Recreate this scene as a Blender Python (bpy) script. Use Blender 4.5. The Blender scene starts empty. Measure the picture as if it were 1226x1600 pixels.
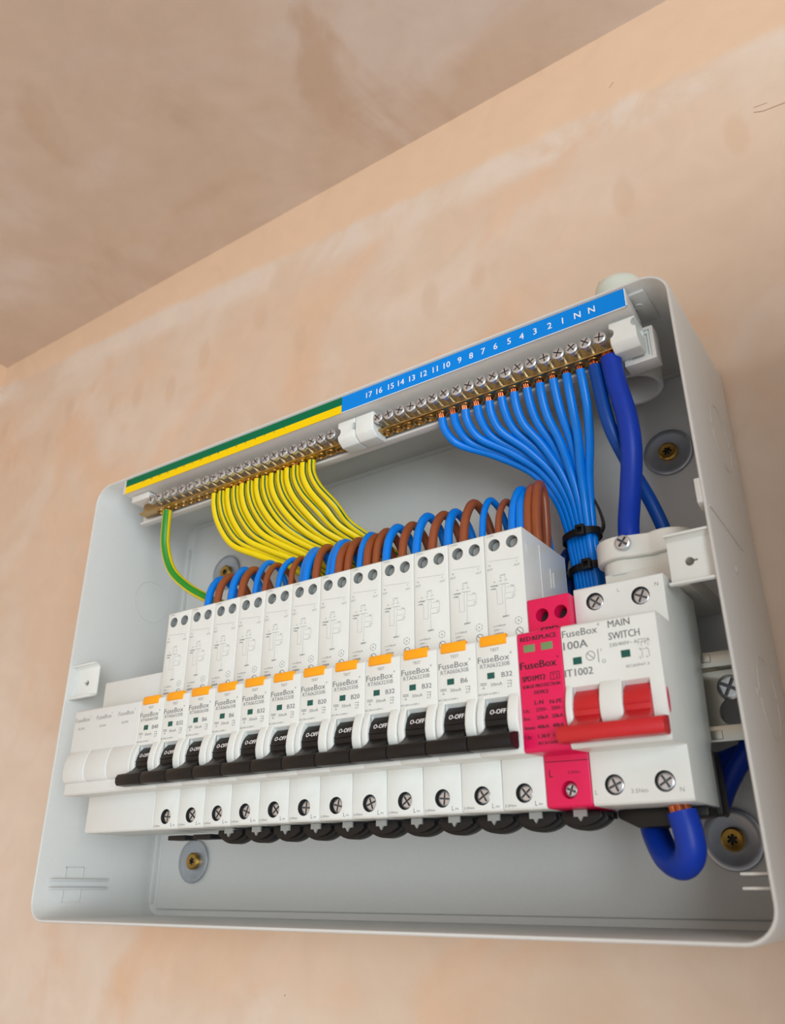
import bpy, bmesh, math, random
from mathutils import Vector, Matrix

random.seed(7)
S = 0.001                                   # everything below is written in millimetres
scene = bpy.context.scene
COL = scene.collection

# ------------------------------------------------------------------ camera, world, lights, exposure
cam_d = bpy.data.cameras.new('camera')
cam = bpy.data.objects.new('camera', cam_d); COL.objects.link(cam)
F_PX = 1283.47
cam_d.sensor_fit = 'VERTICAL'; cam_d.sensor_height = 24.0
cam_d.lens = 24.0 * F_PX / 1600.0
cam_d.clip_start = 0.01; cam_d.clip_end = 50
RX, RY, RZ = 0.4285, 0.0008, 0.6006
rot = Matrix.Rotation(RZ, 4, 'Z') @ Matrix.Rotation(RX, 4, 'X') @ Matrix.Rotation(RY, 4, 'Y') @ Matrix.Rotation(math.pi/2, 4, 'X')
cam.matrix_world = Matrix.Translation(Vector((350.43, -296.85, -26.28))*S) @ rot
cam_d.dof.use_dof = True
cam_d.dof.focus_distance = 0.40
cam_d.dof.aperture_fstop = 9.0
scene.camera = cam

world = bpy.data.worlds.new('world'); scene.world = world; world.use_nodes = True
wn = world.node_tree.nodes; wl = world.node_tree.links
bg = wn['Background']
bg.inputs[0].default_value = (0.93, 0.95, 1.0, 1); bg.inputs[1].default_value = 0.64

def area(name, loc, target, sx, sy, power, col):
    d = bpy.data.lights.new(name, 'AREA'); d.shape = 'RECTANGLE'; d.size = sx; d.size_y = sy; d.energy = power; d.color = col
    o = bpy.data.objects.new(name, d); COL.objects.link(o)
    o.location = loc
    o.rotation_euler = (Vector(target)-Vector(loc)).to_track_quat('-Z', 'Y').to_euler()
    return o
area('window_light', (1.75, -1.7, -0.2), (0.1, 0.0, 0.1), 1.3, 1.2, 38, (0.88, 0.95, 1.0))

scene.view_settings.view_transform = 'Standard'
scene.view_settings.look = 'None'
scene.view_settings.exposure = 0.17
scene.view_settings.gamma = 1.0
scene.view_settings.use_curve_mapping = False

# ------------------------------------------------------------------ materials
def lin(c):
    return tuple(((x/255)/12.92 if x/255 <= 0.04045 else ((x/255+0.055)/1.055)**2.4) for x in c)

def mat(name, rgb, rough=0.5, metal=0.0, var=0.04, scale=60.0, bump=0.0, spec=0.5, sss=0.0):
    m = bpy.data.materials.new(name); m.use_nodes = True
    n = m.node_tree.nodes; l = m.node_tree.links
    b = n['Principled BSDF']
    tc = n.new('ShaderNodeTexCoord'); no = n.new('ShaderNodeTexNoise')
    no.inputs['Scale'].default_value = scale; no.inputs['Detail'].default_value = 4
    l.new(tc.outputs['Object'], no.inputs['Vector'])
    mr = n.new('ShaderNodeMapRange'); mr.inputs[1].default_value = 0.3; mr.inputs[2].default_value = 0.7
    mr.inputs[3].default_value = 1-var; mr.inputs[4].default_value = 1+var
    l.new(no.outputs['Fac'], mr.inputs[0])
    mx = n.new('ShaderNodeVectorMath'); mx.operation = 'SCALE'
    c = lin(rgb); mx.inputs[0].default_value = c
    l.new(mr.outputs[0], mx.inputs['Scale']); l.new(mx.outputs[0], b.inputs['Base Color'])
    b.inputs['Roughness'].default_value = rough; b.inputs['Metallic'].default_value = metal
    b.inputs['Specular IOR Level'].default_value = spec
    if sss:
        b.inputs['Subsurface Weight'].default_value = sss; b.inputs['Subsurface Scale'].default_value = 0.004
    if bump:
        bp = n.new('ShaderNodeBump'); bp.inputs['Strength'].default_value = bump; bp.inputs['Distance'].default_value = 0.0004
        l.new(no.outputs['Fac'], bp.inputs['Height']); l.new(bp.outputs[0], b.inputs['Normal'])
    return m

M = {}
M['metal_white'] = mat('white_powder_coat', (206, 208, 205), 0.38, var=0.015, scale=900, bump=0.04)
M['white'] = mat('white_moulded_plastic', (223, 228, 224), 0.34, var=0.012, scale=200)
M['blankw'] = mat('blanking_plastic', (214, 218, 215), 0.42, var=0.012, scale=200)
M['clampw'] = mat('milky_nylon', (222, 222, 214), 0.45, var=0.015, scale=120, sss=0.15)
M['barw'] = mat('carrier_plastic', (215, 214, 210), 0.4, var=0.015, scale=150)
M['pink'] = mat('magenta_plastic', (222, 12, 84), 0.36, var=0.02, scale=200)
M['red'] = mat('red_plastic', (196, 32, 40), 0.36, var=0.03, scale=200)
M['black'] = mat('black_plastic', (20, 19, 19), 0.42, var=0.06, scale=300, spec=0.35)
M['dark'] = mat('dark_recess_plastic', (38, 38, 38), 0.6)
M['grey'] = mat('terminal_grey', (150, 154, 152), 0.45, 0.2)
M['orange'] = mat('orange_button', (250, 166, 12), 0.35, var=0.02)
M['teal'] = mat('green_indicator', (10, 84, 76), 0.25, var=0.03)
M['sage'] = mat('status_window_green', (112, 140, 92), 0.3, var=0.03)
M['ink'] = mat('grey_print', (112, 114, 116), 0.6)
M['ink2'] = mat('pale_grey_print', (150, 150, 148), 0.6)
M['inkd'] = mat('dark_print', (52, 16, 34), 0.6)
M['inkw'] = mat('white_print', (238, 240, 242), 0.6)
M['inkb'] = mat('dark_green_print', (40, 60, 30), 0.6)
M['zinc'] = mat('zinc_plated_steel', (206, 210, 214), 0.26, 0.8, var=0.05, scale=400)
M['zincd'] = mat('zinc_washer', (168, 174, 180), 0.34, 0.75, var=0.08, scale=120)
M['slot'] = mat('screw_slot_shadow_steel', (112, 116, 120), 0.45, 0.7)
M['steel'] = mat('galvanised_rail', (196, 194, 182), 0.36, 0.85, var=0.05, scale=80)
M['brass'] = mat('brass', (190, 156, 98), 0.3, 1.0, var=0.08, scale=300)
M['brassy'] = mat('yellow_passivated_screw', (176, 140, 70), 0.34, 1.0, var=0.1, scale=300)
M['copper'] = mat('copper_strands', (190, 110, 72), 0.32, 1.0, var=0.12, scale=500)
M['blue'] = mat('blue_pvc', (0, 124, 226), 0.3, var=0.04, scale=150, spec=0.35)
M['dblue'] = mat('dark_blue_pvc', (8, 54, 166), 0.42, var=0.05, scale=120, spec=0.3)
M['mblue'] = mat('mid_blue_pvc', (0, 66, 150), 0.38, var=0.05, scale=120, spec=0.3)
M['brown'] = mat('brown_pvc', (146, 76, 40), 0.36, var=0.06, scale=150)
M['yellow'] = mat('yellow_pvc', (232, 206, 0), 0.34, var=0.03, scale=150, spec=0.35)
M['green'] = mat('dark_green_pvc', (18, 84, 48), 0.34, var=0.03, scale=150)
M['green2'] = mat('bright_green_pvc', (34, 138, 40), 0.34, var=0.03, scale=150)
M['lblue'] = mat('blue_label', (0, 132, 226), 0.5, var=0.01, spec=0.15)
M['lgreen'] = mat('green_label', (0, 108, 70), 0.5, var=0.01, spec=0.15)
M['lyellow'] = mat('yellow_label', (244, 208, 0), 0.5, var=0.01, spec=0.15)
M['lwhite'] = mat('label_edge', (226, 232, 238), 0.45, var=0.01)
M['grom'] = mat('translucent_gland', (208, 218, 208), 0.4, var=0.02, sss=0.3)

def plaster(name, c_main, c_pale, c_warm, band=None):
    m = bpy.data.materials.new(name); m.use_nodes = True
    n = m.node_tree.nodes; l = m.node_tree.links
    b = n['Principled BSDF']; b.inputs['Roughness'].default_value = 0.72; b.inputs['Specular IOR Level'].default_value = 0.25
    tc = n.new('ShaderNodeTexCoord')
    def noise(scale, detail, rough=0.5, dist=0.0, vec=None):
        t = n.new('ShaderNodeTexNoise'); t.inputs['Scale'].default_value = scale; t.inputs['Detail'].default_value = detail
        t.inputs['Roughness'].default_value = rough; t.inputs['Distortion'].default_value = dist
        l.new(vec or tc.outputs['Object'], t.inputs['Vector']); return t
    def ramp(src, a, bb):
        r = n.new('ShaderNodeMapRange'); r.interpolation_type = 'SMOOTHSTEP'
        r.inputs[1].default_value = a; r.inputs[2].default_value = bb; l.new(src, r.inputs[0]); return r.outputs[0]
    def mix(f, a, bb):
        x = n.new('ShaderNodeMix'); x.data_type = 'RGBA'; l.new(f, x.inputs[0])
        if isinstance(a, tuple): x.inputs[6].default_value = (*a, 1)
        else: l.new(a, x.inputs[6])
        if isinstance(bb, tuple): x.inputs[7].default_value = (*bb, 1)
        else: l.new(bb, x.inputs[7])
        return x.outputs[2]
    n1 = noise(5.5, 4, 0.55, 0.6); n2 = noise(9.0, 5, 0.6, 1.0); n3 = noise(34, 5, 0.6, 0.8)
    c = mix(ramp(n1.outputs['Fac'], 0.42, 0.66), lin(c_main), lin(c_pale))
    mp = n.new('ShaderNodeMapping'); mp.inputs['Location'].default_value = (3.1, 1.7, 5.3); l.new(tc.outputs['Object'], mp.inputs['Vector'])
    n4 = noise(6.5, 4, 0.55, 1.2, mp.outputs['Vector'])
    c = mix(ramp(n4.outputs['Fac'], 0.50, 0.68), c, lin(c_warm))
    if band is not None:
        sp = n.new('ShaderNodeSeparateXYZ'); l.new(tc.outputs['Object'], sp.inputs[0])
        ad = n.new('ShaderNodeMath'); ad.operation = 'MULTIPLY_ADD'
        l.new(n2.outputs['Fac'], ad.inputs[0]); ad.inputs[1].default_value = 0.020; l.new(sp.outputs['Z'], ad.inputs[2])
        sx = n.new('ShaderNodeMath'); sx.operation = 'MULTIPLY_ADD'
        l.new(sp.outputs['X'], sx.inputs[0]); sx.inputs[1].default_value = 0.06; l.new(ad.outputs[0], sx.inputs[2])
        # skim joint strip under the ceiling: warmer, with a pale scuffed line below it
        c = mix(ramp(sx.outputs[0], band-0.034, band-0.018), c, mix(ramp(n2.outputs['Fac'], 0.42, 0.6), lin(c_pale), c))
        c = mix(ramp(sx.outputs[0], band-0.004, band+0.006), c, lin((220, 190, 161)))
        # trowel dabs, scattered in a strip below
        vo = n.new('ShaderNodeTexVoronoi'); vo.inputs['Scale'].default_value = 34
        ms = n.new('ShaderNodeMapping'); ms.inputs['Scale'].default_value = (1.0, 1, 0.45); ms.inputs['Rotation'].default_value = (0, 0.35, 0)
        l.new(tc.outputs['Object'], ms.inputs['Vector']); l.new(ms.outputs[0], vo.inputs['Vector'])
        dab = ramp(vo.outputs['Distance'], 0.30, 0.16)
        rng = n.new('ShaderNodeMath'); rng.operation = 'MULTIPLY'
        z0 = ramp(sx.outputs[0], band-0.125, band-0.10); z1 = ramp(sx.outputs[0], band-0.03, band-0.06)
        l.new(z0, rng.inputs[0]); l.new(z1, rng.inputs[1])
        r2 = n.new('ShaderNodeMath'); r2.operation = 'MULTIPLY'; l.new(rng.outputs[0], r2.inputs[0]); l.new(dab, r2.inputs[1])
        r3 = n.new('ShaderNodeMath'); r3.operation = 'MULTIPLY'; l.new(r2.outputs[0], r3.inputs[0]); r3.inputs[1].default_value = 0.42
        c = mix(r3.outputs[0], c, lin((204, 174, 146)))
    f = n.new('ShaderNodeMapRange'); f.inputs[1].default_value = 0.3; f.inputs[2].default_value = 0.7; f.inputs[3].default_value = 0.965; f.inputs[4].default_value = 1.03
    l.new(n3.outputs['Fac'], f.inputs[0])
    sc = n.new('ShaderNodeVectorMath'); sc.operation = 'SCALE'; l.new(c, sc.inputs[0]); l.new(f.outputs[0], sc.inputs['Scale'])
    l.new(sc.outputs[0], b.inputs['Base Color'])
    bp = n.new('ShaderNodeBump'); bp.inputs['Strength'].default_value = 0.22; bp.inputs['Distance'].default_value = 0.004
    l.new(n2.outputs['Fac'], bp.inputs['Height']); l.new(bp.outputs[0], b.inputs['Normal'])
    return m
M['shade_block'] = mat('shade_block_grey', (176, 168, 160), 0.8)  # neutral grey for the added out-of-frame block that shades the wall
CEIL_Z = 489.0; WALL_Y = 84.0; LEFT_X = -419.0
M['wall'] = plaster('wall_plaster', (213, 189, 166), (218, 202, 186), (216, 184, 156), band=0.449)
M['ceil'] = plaster('ceiling_plaster', (208, 189, 172), (217, 205, 196), (201, 178, 158))

# ------------------------------------------------------------------ geometry helpers (mm)
def link(name, mesh, parent=None, loc=(0, 0, 0)):
    o = bpy.data.objects.new(name, mesh); COL.objects.link(o)
    if name in ('lettering', 'rating_print', 'tunnel_rims', 'copper_end'): o['kind'] = 'stuff'
    o.location = Vector(loc)*S
    if parent: o.parent = parent
    return o

def root(name, label, cat, loc=(0, 0, 0), group=None):
    o = link(name, None, None, loc)
    o.empty_display_size = 0.005
    return tag(o, label, cat, group)

def tag(o, label, cat, group=None):
    o['label'] = label; o['category'] = cat
    if group: o['group'] = group
    return o

def mesh_from(bm, mats, smooth=None, name='part'):
    me = bpy.data.meshes.new(name)
    bmesh.ops.recalc_face_normals(bm, faces=bm.faces)
    bmesh.ops.scale(bm, vec=(S, S, S), verts=bm.verts)
    bm.to_mesh(me); bm.free()
    for m in (mats if isinstance(mats, (list, tuple)) else [mats]): me.materials.append(M[m])
    if smooth is not None: shade(me, smooth)
    return me

def shade(me, deg):
    for p in me.polygons: p.use_smooth = True
    bm = bmesh.new(); bm.from_mesh(me)
    for e in bm.edges:
        e.smooth = len(e.link_faces) == 2 and e.calc_face_angle(0) < math.radians(deg)
    bm.to_mesh(me); bm.free()

def box(bm, x0, x1, y0, y1, z0, z1, mi=0):
    vs = [bm.verts.new((x, y, z)) for x in (x0, x1) for y in (y0, y1) for z in (z0, z1)]
    for f in ((0, 1, 3, 2), (4, 6, 7, 5), (0, 4, 5, 1), (2, 3, 7, 6), (0, 2, 6, 4), (1, 5, 7, 3)):
        bm.faces.new([vs[i] for i in f]).material_index = mi

def prism(bm, prof, a, b, axis='x', mi=0):
    """closed outline swept along an axis: x -> (y,z) outline, y -> (x,z), z -> (x,y)"""
    def P(p, t):
        return {'x': (t, p[0], p[1]), 'y': (p[0], t, p[1]), 'z': (p[0], p[1], t)}[axis]
    va = [bm.verts.new(P(p, a)) for p in prof]; vb = [bm.verts.new(P(p, b)) for p in prof]
    n = len(prof)
    bm.faces.new(va).material_index = mi; bm.faces.new(vb[::-1]).material_index = mi
    for i in range(n):
        bm.faces.new((va[i], va[(i+1) % n], vb[(i+1) % n], vb[i])).material_index = mi

def cyl(bm, c, r, a, b, axis='y', n=20, mi=0, r2=None):
    r2 = r if r2 is None else r2
    def P(k, rr, t):
        u, v = rr*math.cos(2*math.pi*k/n), rr*math.sin(2*math.pi*k/n)
        return {'x': (t, c[0]+u, c[1]+v), 'y': (c[0]+u, t, c[1]+v), 'z': (c[0]+u, c[1]+v, t)}[axis]
    va = [bm.verts.new(P(k, r, a)) for k in range(n)]; vb = [bm.verts.new(P(k, r2, b)) for k in range(n)]
    bm.faces.new(va).material_index = mi; bm.faces.new(vb[::-1]).material_index = mi
    for i in range(n):
        bm.faces.new((va[i], va[(i+1) % n], vb[(i+1) % n], vb[i])).material_index = mi

def lathe(bm, prof, c, axis='y', n=28, mi=0):
    """(radius, t) outline spun about an axis through c"""
    rings = []
    for r, t in prof:
        ring = []
        for k in range(n):
            u, v = r*math.cos(2*math.pi*k/n), r*math.sin(2*math.pi*k/n)
            ring.append(bm.verts.new({'x': (t, c[0]+u, c[1]+v), 'y': (c[0]+u, t, c[1]+v), 'z': (c[0]+u, c[1]+v, t)}[axis]))
        rings.append(ring)
    for i in range(len(rings)-1):
        for k in range(n):
            bm.faces.new((rings[i][k], rings[i][(k+1) % n], rings[i+1][(k+1) % n], rings[i+1][k])).material_index = mi
    bm.faces.new(rings[0]).material_index = mi; bm.faces.new(rings[-1][::-1]).material_index = mi

def baked(me, bevel=0.0, seg=2, cutters=(), deg=30, ang=35):
    """bevel, cut, and bake a mesh; returns the finished mesh"""
    o = bpy.data.objects.new('tmp', me); COL.objects.link(o)
    tmp = [o]
    if bevel:
        b = o.modifiers.new('b', 'BEVEL'); b.width = bevel*S; b.segments = seg; b.limit_method = 'ANGLE'; b.angle_limit = math.radians(ang)
    for k, cme in enumerate(cutters):
        c = bpy.data.objects.new('cut', cme); COL.objects.link(c); tmp.append(c)
        m = o.modifiers.new('c', 'BOOLEAN'); m.operation = 'DIFFERENCE'; m.solver = 'EXACT'; m.object = c; m.use_self = True
        try: m.material_mode = 'TRANSFER'
        except Exception: pass
    dg = bpy.context.evaluated_depsgraph_get(); dg.update()
    out = bpy.data.meshes.new_from_object(o.evaluated_get(dg))
    for t in tmp: bpy.data.objects.remove(t)
    shade(out, deg)
    return out

def cutter(build, m='white'):
    bm = bmesh.new(); build(bm); return mesh_from(bm, m)

def spline(pts, n=8):
    P = [Vector(p) for p in pts]
    P = [P[0]*2-P[1]] + P + [P[-1]*2-P[-2]]
    out = []
    for i in range(1, len(P)-2):
        p0, p1, p2, p3 = P[i-1:i+3]
        def tj(a, b, t): return t+max((b-a).length, 1e-4)**0.5
        t0 = 0; t1 = tj(p0, p1, t0); t2 = tj(p1, p2, t1); t3 = tj(p2, p3, t2)
        for k in range(n):
            t = t1+(t2-t1)*k/n
            a1 = p0*((t1-t)/(t1-t0))+p1*((t-t0)/(t1-t0)); a2 = p1*((t2-t)/(t2-t1))+p2*((t-t1)/(t2-t1)); a3 = p2*((t3-t)/(t3-t2))+p3*((t-t2)/(t3-t2))
            b1 = a1*((t2-t)/(t2-t0))+a2*((t-t0)/(t2-t0)); b2 = a2*((t3-t)/(t3-t1))+a3*((t-t1)/(t3-t1))
            out.append(b1*((t2-t)/(t2-t1))+b2*((t-t1)/(t2-t1)))
    out.append(P[-2]); return out

def tube(bm, pts, r, n=10, mi=0, stripe=None, raw=False, up=Vector((0, -1, 0)), seg=8):
    """round cable along a smooth path; stripe = (first, last, slot) of the ring's faces"""
    pts = [Vector(p) for p in pts] if raw else spline(pts, seg)
    rings = []; nrm = None
    for i, p in enumerate(pts):
        d = (pts[min(i+1, len(pts)-1)]-pts[max(i-1, 0)]).normalized()
        if nrm is None:
            nrm = up-d*up.dot(d)
            if nrm.length < 1e-3: nrm = Vector((1, 0, 0))-d*d.x
        nrm = (nrm-d*nrm.dot(d)).normalized(); bn = d.cross(nrm)
        rings.append([bm.verts.new(p+(nrm*math.cos(2*math.pi*k/n)+bn*math.sin(2*math.pi*k/n))*r) for k in range(n)])
    for i in range(len(rings)-1):
        for k in range(n):
            f = bm.faces.new((rings[i][k], rings[i][(k+1) % n], rings[i+1][(k+1) % n], rings[i+1][k]))
            f.material_index = mi
            if stripe and any((k % n) == (q % n) for q in range(stripe[0], stripe[1])): f.material_index = stripe[2]
    bm.faces.new(rings[0][::-1]).material_index = mi; bm.faces.new(rings[-1]).material_index = mi

# lettering ---------------------------------------------------------
_glyph = {}
def glyphs(txt):
    if txt in _glyph: return _glyph[txt]
    c = bpy.data.curves.new('t', 'FONT'); c.body = txt; c.size = 1.0; c.resolution_u = 2; c.align_x = 'LEFT'; c.fill_mode = 'FRONT'
    o = bpy.data.objects.new('t', c); COL.objects.link(o)
    dg = bpy.context.evaluated_depsgraph_get(); dg.update()
    me = bpy.data.meshes.new_from_object(o.evaluated_get(dg))
    V = [(v.co.x, v.co.y) for v in me.vertices]; Fc = [tuple(p.vertices) for p in me.polygons]
    bpy.data.objects.remove(o); bpy.data.curves.remove(c); bpy.data.meshes.remove(me)
    _glyph[txt] = (V, Fc); return _glyph[txt]
CAP = None
def text(bm, txt, x, z, y, cap, width=None, align='l', tilt=0.0, mi=0, bold=0.0, rotx=None):
    """flat print facing -Y: x is the left (or centre) edge, z the middle of the capitals"""
    global CAP
    if CAP is None: CAP = max(v[1] for v in glyphs('H')[0])
    V, Fc = glyphs(txt)
    if not V: return
    x0 = min(v[0] for v in V); x1 = max(v[0] for v in V)
    sy = cap/CAP; sx = sy if width is None else width/(x1-x0)
    w = (x1-x0)*sx
    ox = x-(w/2 if align == 'c' else 0)
    for dx in ((0.0, bold) if bold else (0.0,)):
        vs = []
        for u, v in V:
            h = v*sy-cap/2
            vs.append(bm.verts.new((ox+(u-x0)*sx+dx, y-dx*0.05-h*math.sin(-tilt), z+h*math.cos(tilt))))
        for f in Fc:
            try: bm.faces.new([vs[i] for i in f]).material_index = mi
            except ValueError: pass
def stroke(bm, pts, w, y, mi=0):
    for (xa, za), (xb, zb) in zip(pts[:-1], pts[1:]):
        d = Vector((xb-xa, zb-za)); 
        if d.length < 1e-6: continue
        d.normalize(); nx, nz = -d.y*w/2, d.x*w/2
        vs = [bm.verts.new(p) for p in ((xa+nx, y, za+nz), (xb+nx, y, zb+nz), (xb-nx, y, zb-nz), (xa-nx, y, za-nz))]
        bm.faces.new(vs).material_index = mi
def ring_print(bm, cx, cz, r, w, y, n=20, mi=0, dash=False):
    for k in range(n):
        if dash and k % 4 == 3: continue
        a0, a1 = 2*math.pi*k/n, 2*math.pi*(k+1)/n
        vs = [bm.verts.new((cx+q*math.cos(a), y, cz+q*math.sin(a))) for q, a in ((r, a0), (r, a1), (r-w, a1), (r-w, a0))]
        bm.faces.new(vs).material_index = mi

# ------------------------------------------------------------------ room
def slab(name, x0, x1, y0, y1, z0, z1, m):
    bm = bmesh.new(); box(bm, x0, x1, y0, y1, z0, z1)
    o = link(name, mesh_from(bm, m)); o['kind'] = 'structure'; return o
slab('wall_back', LEFT_X-20, 1400, WALL_Y, WALL_Y+40, -1900, CEIL_Z+20, 'wall')
slab('wall_left', LEFT_X-40, LEFT_X, -2400, WALL_Y+40, -1900, CEIL_Z+20, 'wall')
slab('ceiling', LEFT_X-40, 1400, -2400, WALL_Y+40, CEIL_Z, CEIL_Z+40, 'ceil')
slab('floor', LEFT_X-40, 1400, -2400, WALL_Y+40, -1940, -1900, 'ceil')

slab('shade_block_right', 412, 640, -150, WALL_Y, -1900, 215, 'shade_block')     # unseen block added out of frame to darken the wall beside the unit

wall_o = bpy.data.objects['wall_back']; ceil_o = bpy.data.objects['ceiling']
M['pencil'] = mat('pencil_scuff', (168, 136, 112), 0.8)
for pts, w in ((((333.5, 366), (338, 364), (348, 363.0), (352, 362.6)), 0.7), (((334, 369.5), (341, 368.6)), 0.5), (((258, 440), (261.5, 443)), 0.6),
               (((276, -71.0), (277, -71.6)), 1.0), (((279, -66.5), (280, -66.9)), 0.8), (((235, 293.5), (236, 293.5)), 0.8), (((20, -78), (20.8, -78.4)), 0.7)):
    bm = bmesh.new(); stroke(bm, pts, w, WALL_Y-0.04); link('scuff_mark', mesh_from(bm, 'pencil'), wall_o)

# ------------------------------------------------------------------ screws (shared meshes)
def cross_cut(r, depth, w, y0):
    def f(bm):
        box(bm, -r, r, y0-1, y0+depth, -w/2, w/2); 
    def g(bm):
        box(bm, -w/2, w/2, y0-1, y0+depth, -r, r)
    return [cutter(f, 'slot'), cutter(g, 'slot')]
def screw_mesh(r, head_h, shaft_r, shaft_l, m, w=None, slotm=True):
    bm = bmesh.new()
    lathe(bm, [(r*0.8, 0), (r, r*0.16), (r, head_h), (shaft_r, head_h+0.01), (shaft_r, shaft_l)], (0, 0), 'y', 20)
    return baked(mesh_from(bm, [m, 'slot']), 0, 2, cross_cut(r*0.74, min(head_h*0.7, 1.0), w or r*0.28, 0), 40)
SCR_BAR = screw_mesh(2.95, 2.6, 2.2, 9.5, 'zinc', 0.6)
SCR_DEV = screw_mesh(3.15, 1.6, 1.6, 4.0, 'zinc', 0.75)
SCR_SPD = screw_mesh(2.5, 1.6, 1.6, 4.0, 'zinc', 0.8)
SCR_PAN = screw_mesh(3.3, 2.2, 1.7, 8.0, 'zinc', 1.0)
SCR_RAIL = screw_mesh(5.0, 2.6, 2.0, 22.0, 'zinc', 1.4)

# ------------------------------------------------------------------ enclosure
X0, X1, Z0, Z1 = -92.3, 290.3, -43.4, 217.5
DEP = 82.0
def rrect(x0, x1, z0, z1, r, n=8):
    out = []
    for cx, cz, a0 in ((x1-r, z1-r, 0), (x0+r, z1-r, 90), (x0+r, z0+r, 180), (x1-r, z0+r, 270)):
        for k in range(n+1):
            a = math.radians(a0+90*k/n); out.append((cx+r*math.cos(a), cz+r*math.sin(a)))
    return out
enc = root('consumer_unit_enclosure', 'open white metal fuse box casing with rounded corners screwed to the plaster wall', 'enclosure', (100, WALL_Y, 87))
OX, OY, OZ = -100, -WALL_Y, -87
def epart(name, me): return link(name, me, enc, (OX, OY, OZ))
bm = bmesh.new()
T = 1.7
outer = rrect(X0, X1, Z0, Z1, 12); inner = rrect(X0+T, X1-T, Z0+T, Z1-T, 12-T)
lo = rrect(X0+0.5, X1-0.5, Z0+0.5, Z1-0.5, 11.5); li = rrect(X0+T-0.4, X1-T+0.4, Z0+T-0.4, Z1-T+0.4, 12-T+0.4)
rings = []
for loop, y in ((outer, DEP), (outer, 0.6), (lo, 0.0), (li, 0.0), (inner, 0.5), (inner, DEP-T)):
    rings.append([bm.verts.new((p[0], y, p[1])) for p in loop])
n = len(outer)
for a, b in zip(rings[:-1], rings[1:]):
    for i in range(n): bm.faces.new((a[i], a[(i+1) % n], b[(i+1) % n], b[i]))
bm.faces.new(rings[0]); bm.faces.new(rings[-1])
epart('casing', mesh_from(bm, 'metal_white', 40))
# raised back plate, folds
bm = bmesh.new(); box(bm, X0+11, X1-5, DEP-T-2.0, DEP-T-0.02, Z0+5, Z1-5)
epart('back_plate', baked(mesh_from(bm, 'metal_white'), 1.0, 3))
bm = bmesh.new(); box(bm, X0+6.0, X0+6.9, DEP-T-3.2, DEP-T, Z0+8, Z1-20)
epart('fold_rib', baked(mesh_from(bm, 'metal_white'), 0.3, 2))
# guide fins near the bottom corners
for x0, x1 in ((X0+T-0.1, X0+T+3.0), (278.5, X1-T+0.1)):
    for z in (-22.4, -26.7):
        bm = bmesh.new(); box(bm, x0, x1, 8, 46, z-0.45, z+0.45)
        epart('guide_fin', baked(mesh_from(bm, 'metal_white'), 0.25, 2))
for z0, z1 in ((-22, -15.7), (-34, -27.2)):
    bm = bmesh.new()
    x = X0+T
    box(bm, x-0.1, x+0.35, 18, 18.6, z0, z1); box(bm, x-0.1, x+0.35, 29.6, 30.2, z0, z1)
    z = z1 if z1 > -20 else z0
    box(bm, x-0.1, x+0.35, 18, 30.2, z-0.3, z+0.3)
    epart('fin_outline', mesh_from(bm, 'metal_white'))
# knockout rings on both sides
def knock(x, y, z, r, s):
    bm = bmesh.new(); nn = 40
    for k in range(nn):
        if k % 20 == 0: continue
        a0, a1 = 2*math.pi*k/nn, 2*math.pi*(k+1)/nn
        q = [(r, a0), (r, a1), (r-0.7, a1), (r-0.7, a0)]
        va = [bm.verts.new((x-0.1*s, y+a*math.cos(t), z+a*math.sin(t))) for a, t in q]
        vb = [bm.verts.new((x+0.22*s, y+a*math.cos(t), z+a*math.sin(t))) for a, t in q]
        bm.faces.new(vb)
        for i in range(4): bm.faces.new((va[i], va[(i+1) % 4], vb[(i+1) % 4], vb[i]))
    epart('knockout_ring', mesh_from(bm, 'metal_white'))
knock(X0+T, 54, 152, 14.5, 1); knock(X1, 52, 157, 16, 1); knock(X1, 48, 40, 16, 1)
# lug on the right rim, dimples, scored line
bm = bmesh.new(); prism(bm, [(0.1, 105.8), (0.1, 116), (6, 117), (6, 104.5)], X1-T-2.0, X1-T+0.2, 'x')
epart('rim_lug', baked(mesh_from(bm, 'metal_white'), 0.3, 2))
for y, z in ((31, 87.6), (28, 39.2)):
    bm = bmesh.new(); lathe(bm, [(2.2, X1-0.2), (1.6, X1+0.45), (0.4, X1+0.6)], (y, z), 'x', 14)
    epart('dimple', mesh_from(bm, 'metal_white', 60))
bm = bmesh.new(); prism(bm, [(2.3, 104.2), (2.3, 105.0), (52, 102.9), (52, 102.3)], X1-0.1, X1+0.3, 'x')
epart('hinge_score', mesh_from(bm, 'metal_white'))
# moulded pad with a boss under the top edge, and cable gland
bm = bmesh.new(); box(bm, 268.6, 278, 6, 28, Z1-T-1.4, Z1-T+0.1)
p = epart('moulded_pad', baked(mesh_from(bm, 'metal_white'), 0.4, 2))
bm = bmesh.new(); lathe(bm, [(2.0, Z1-T-2.0), (2.0, Z1-T-1.3)], (272.6, 15.5), 'z', 18); link('boss', mesh_from(bm, 'metal_white', 40), p)
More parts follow.
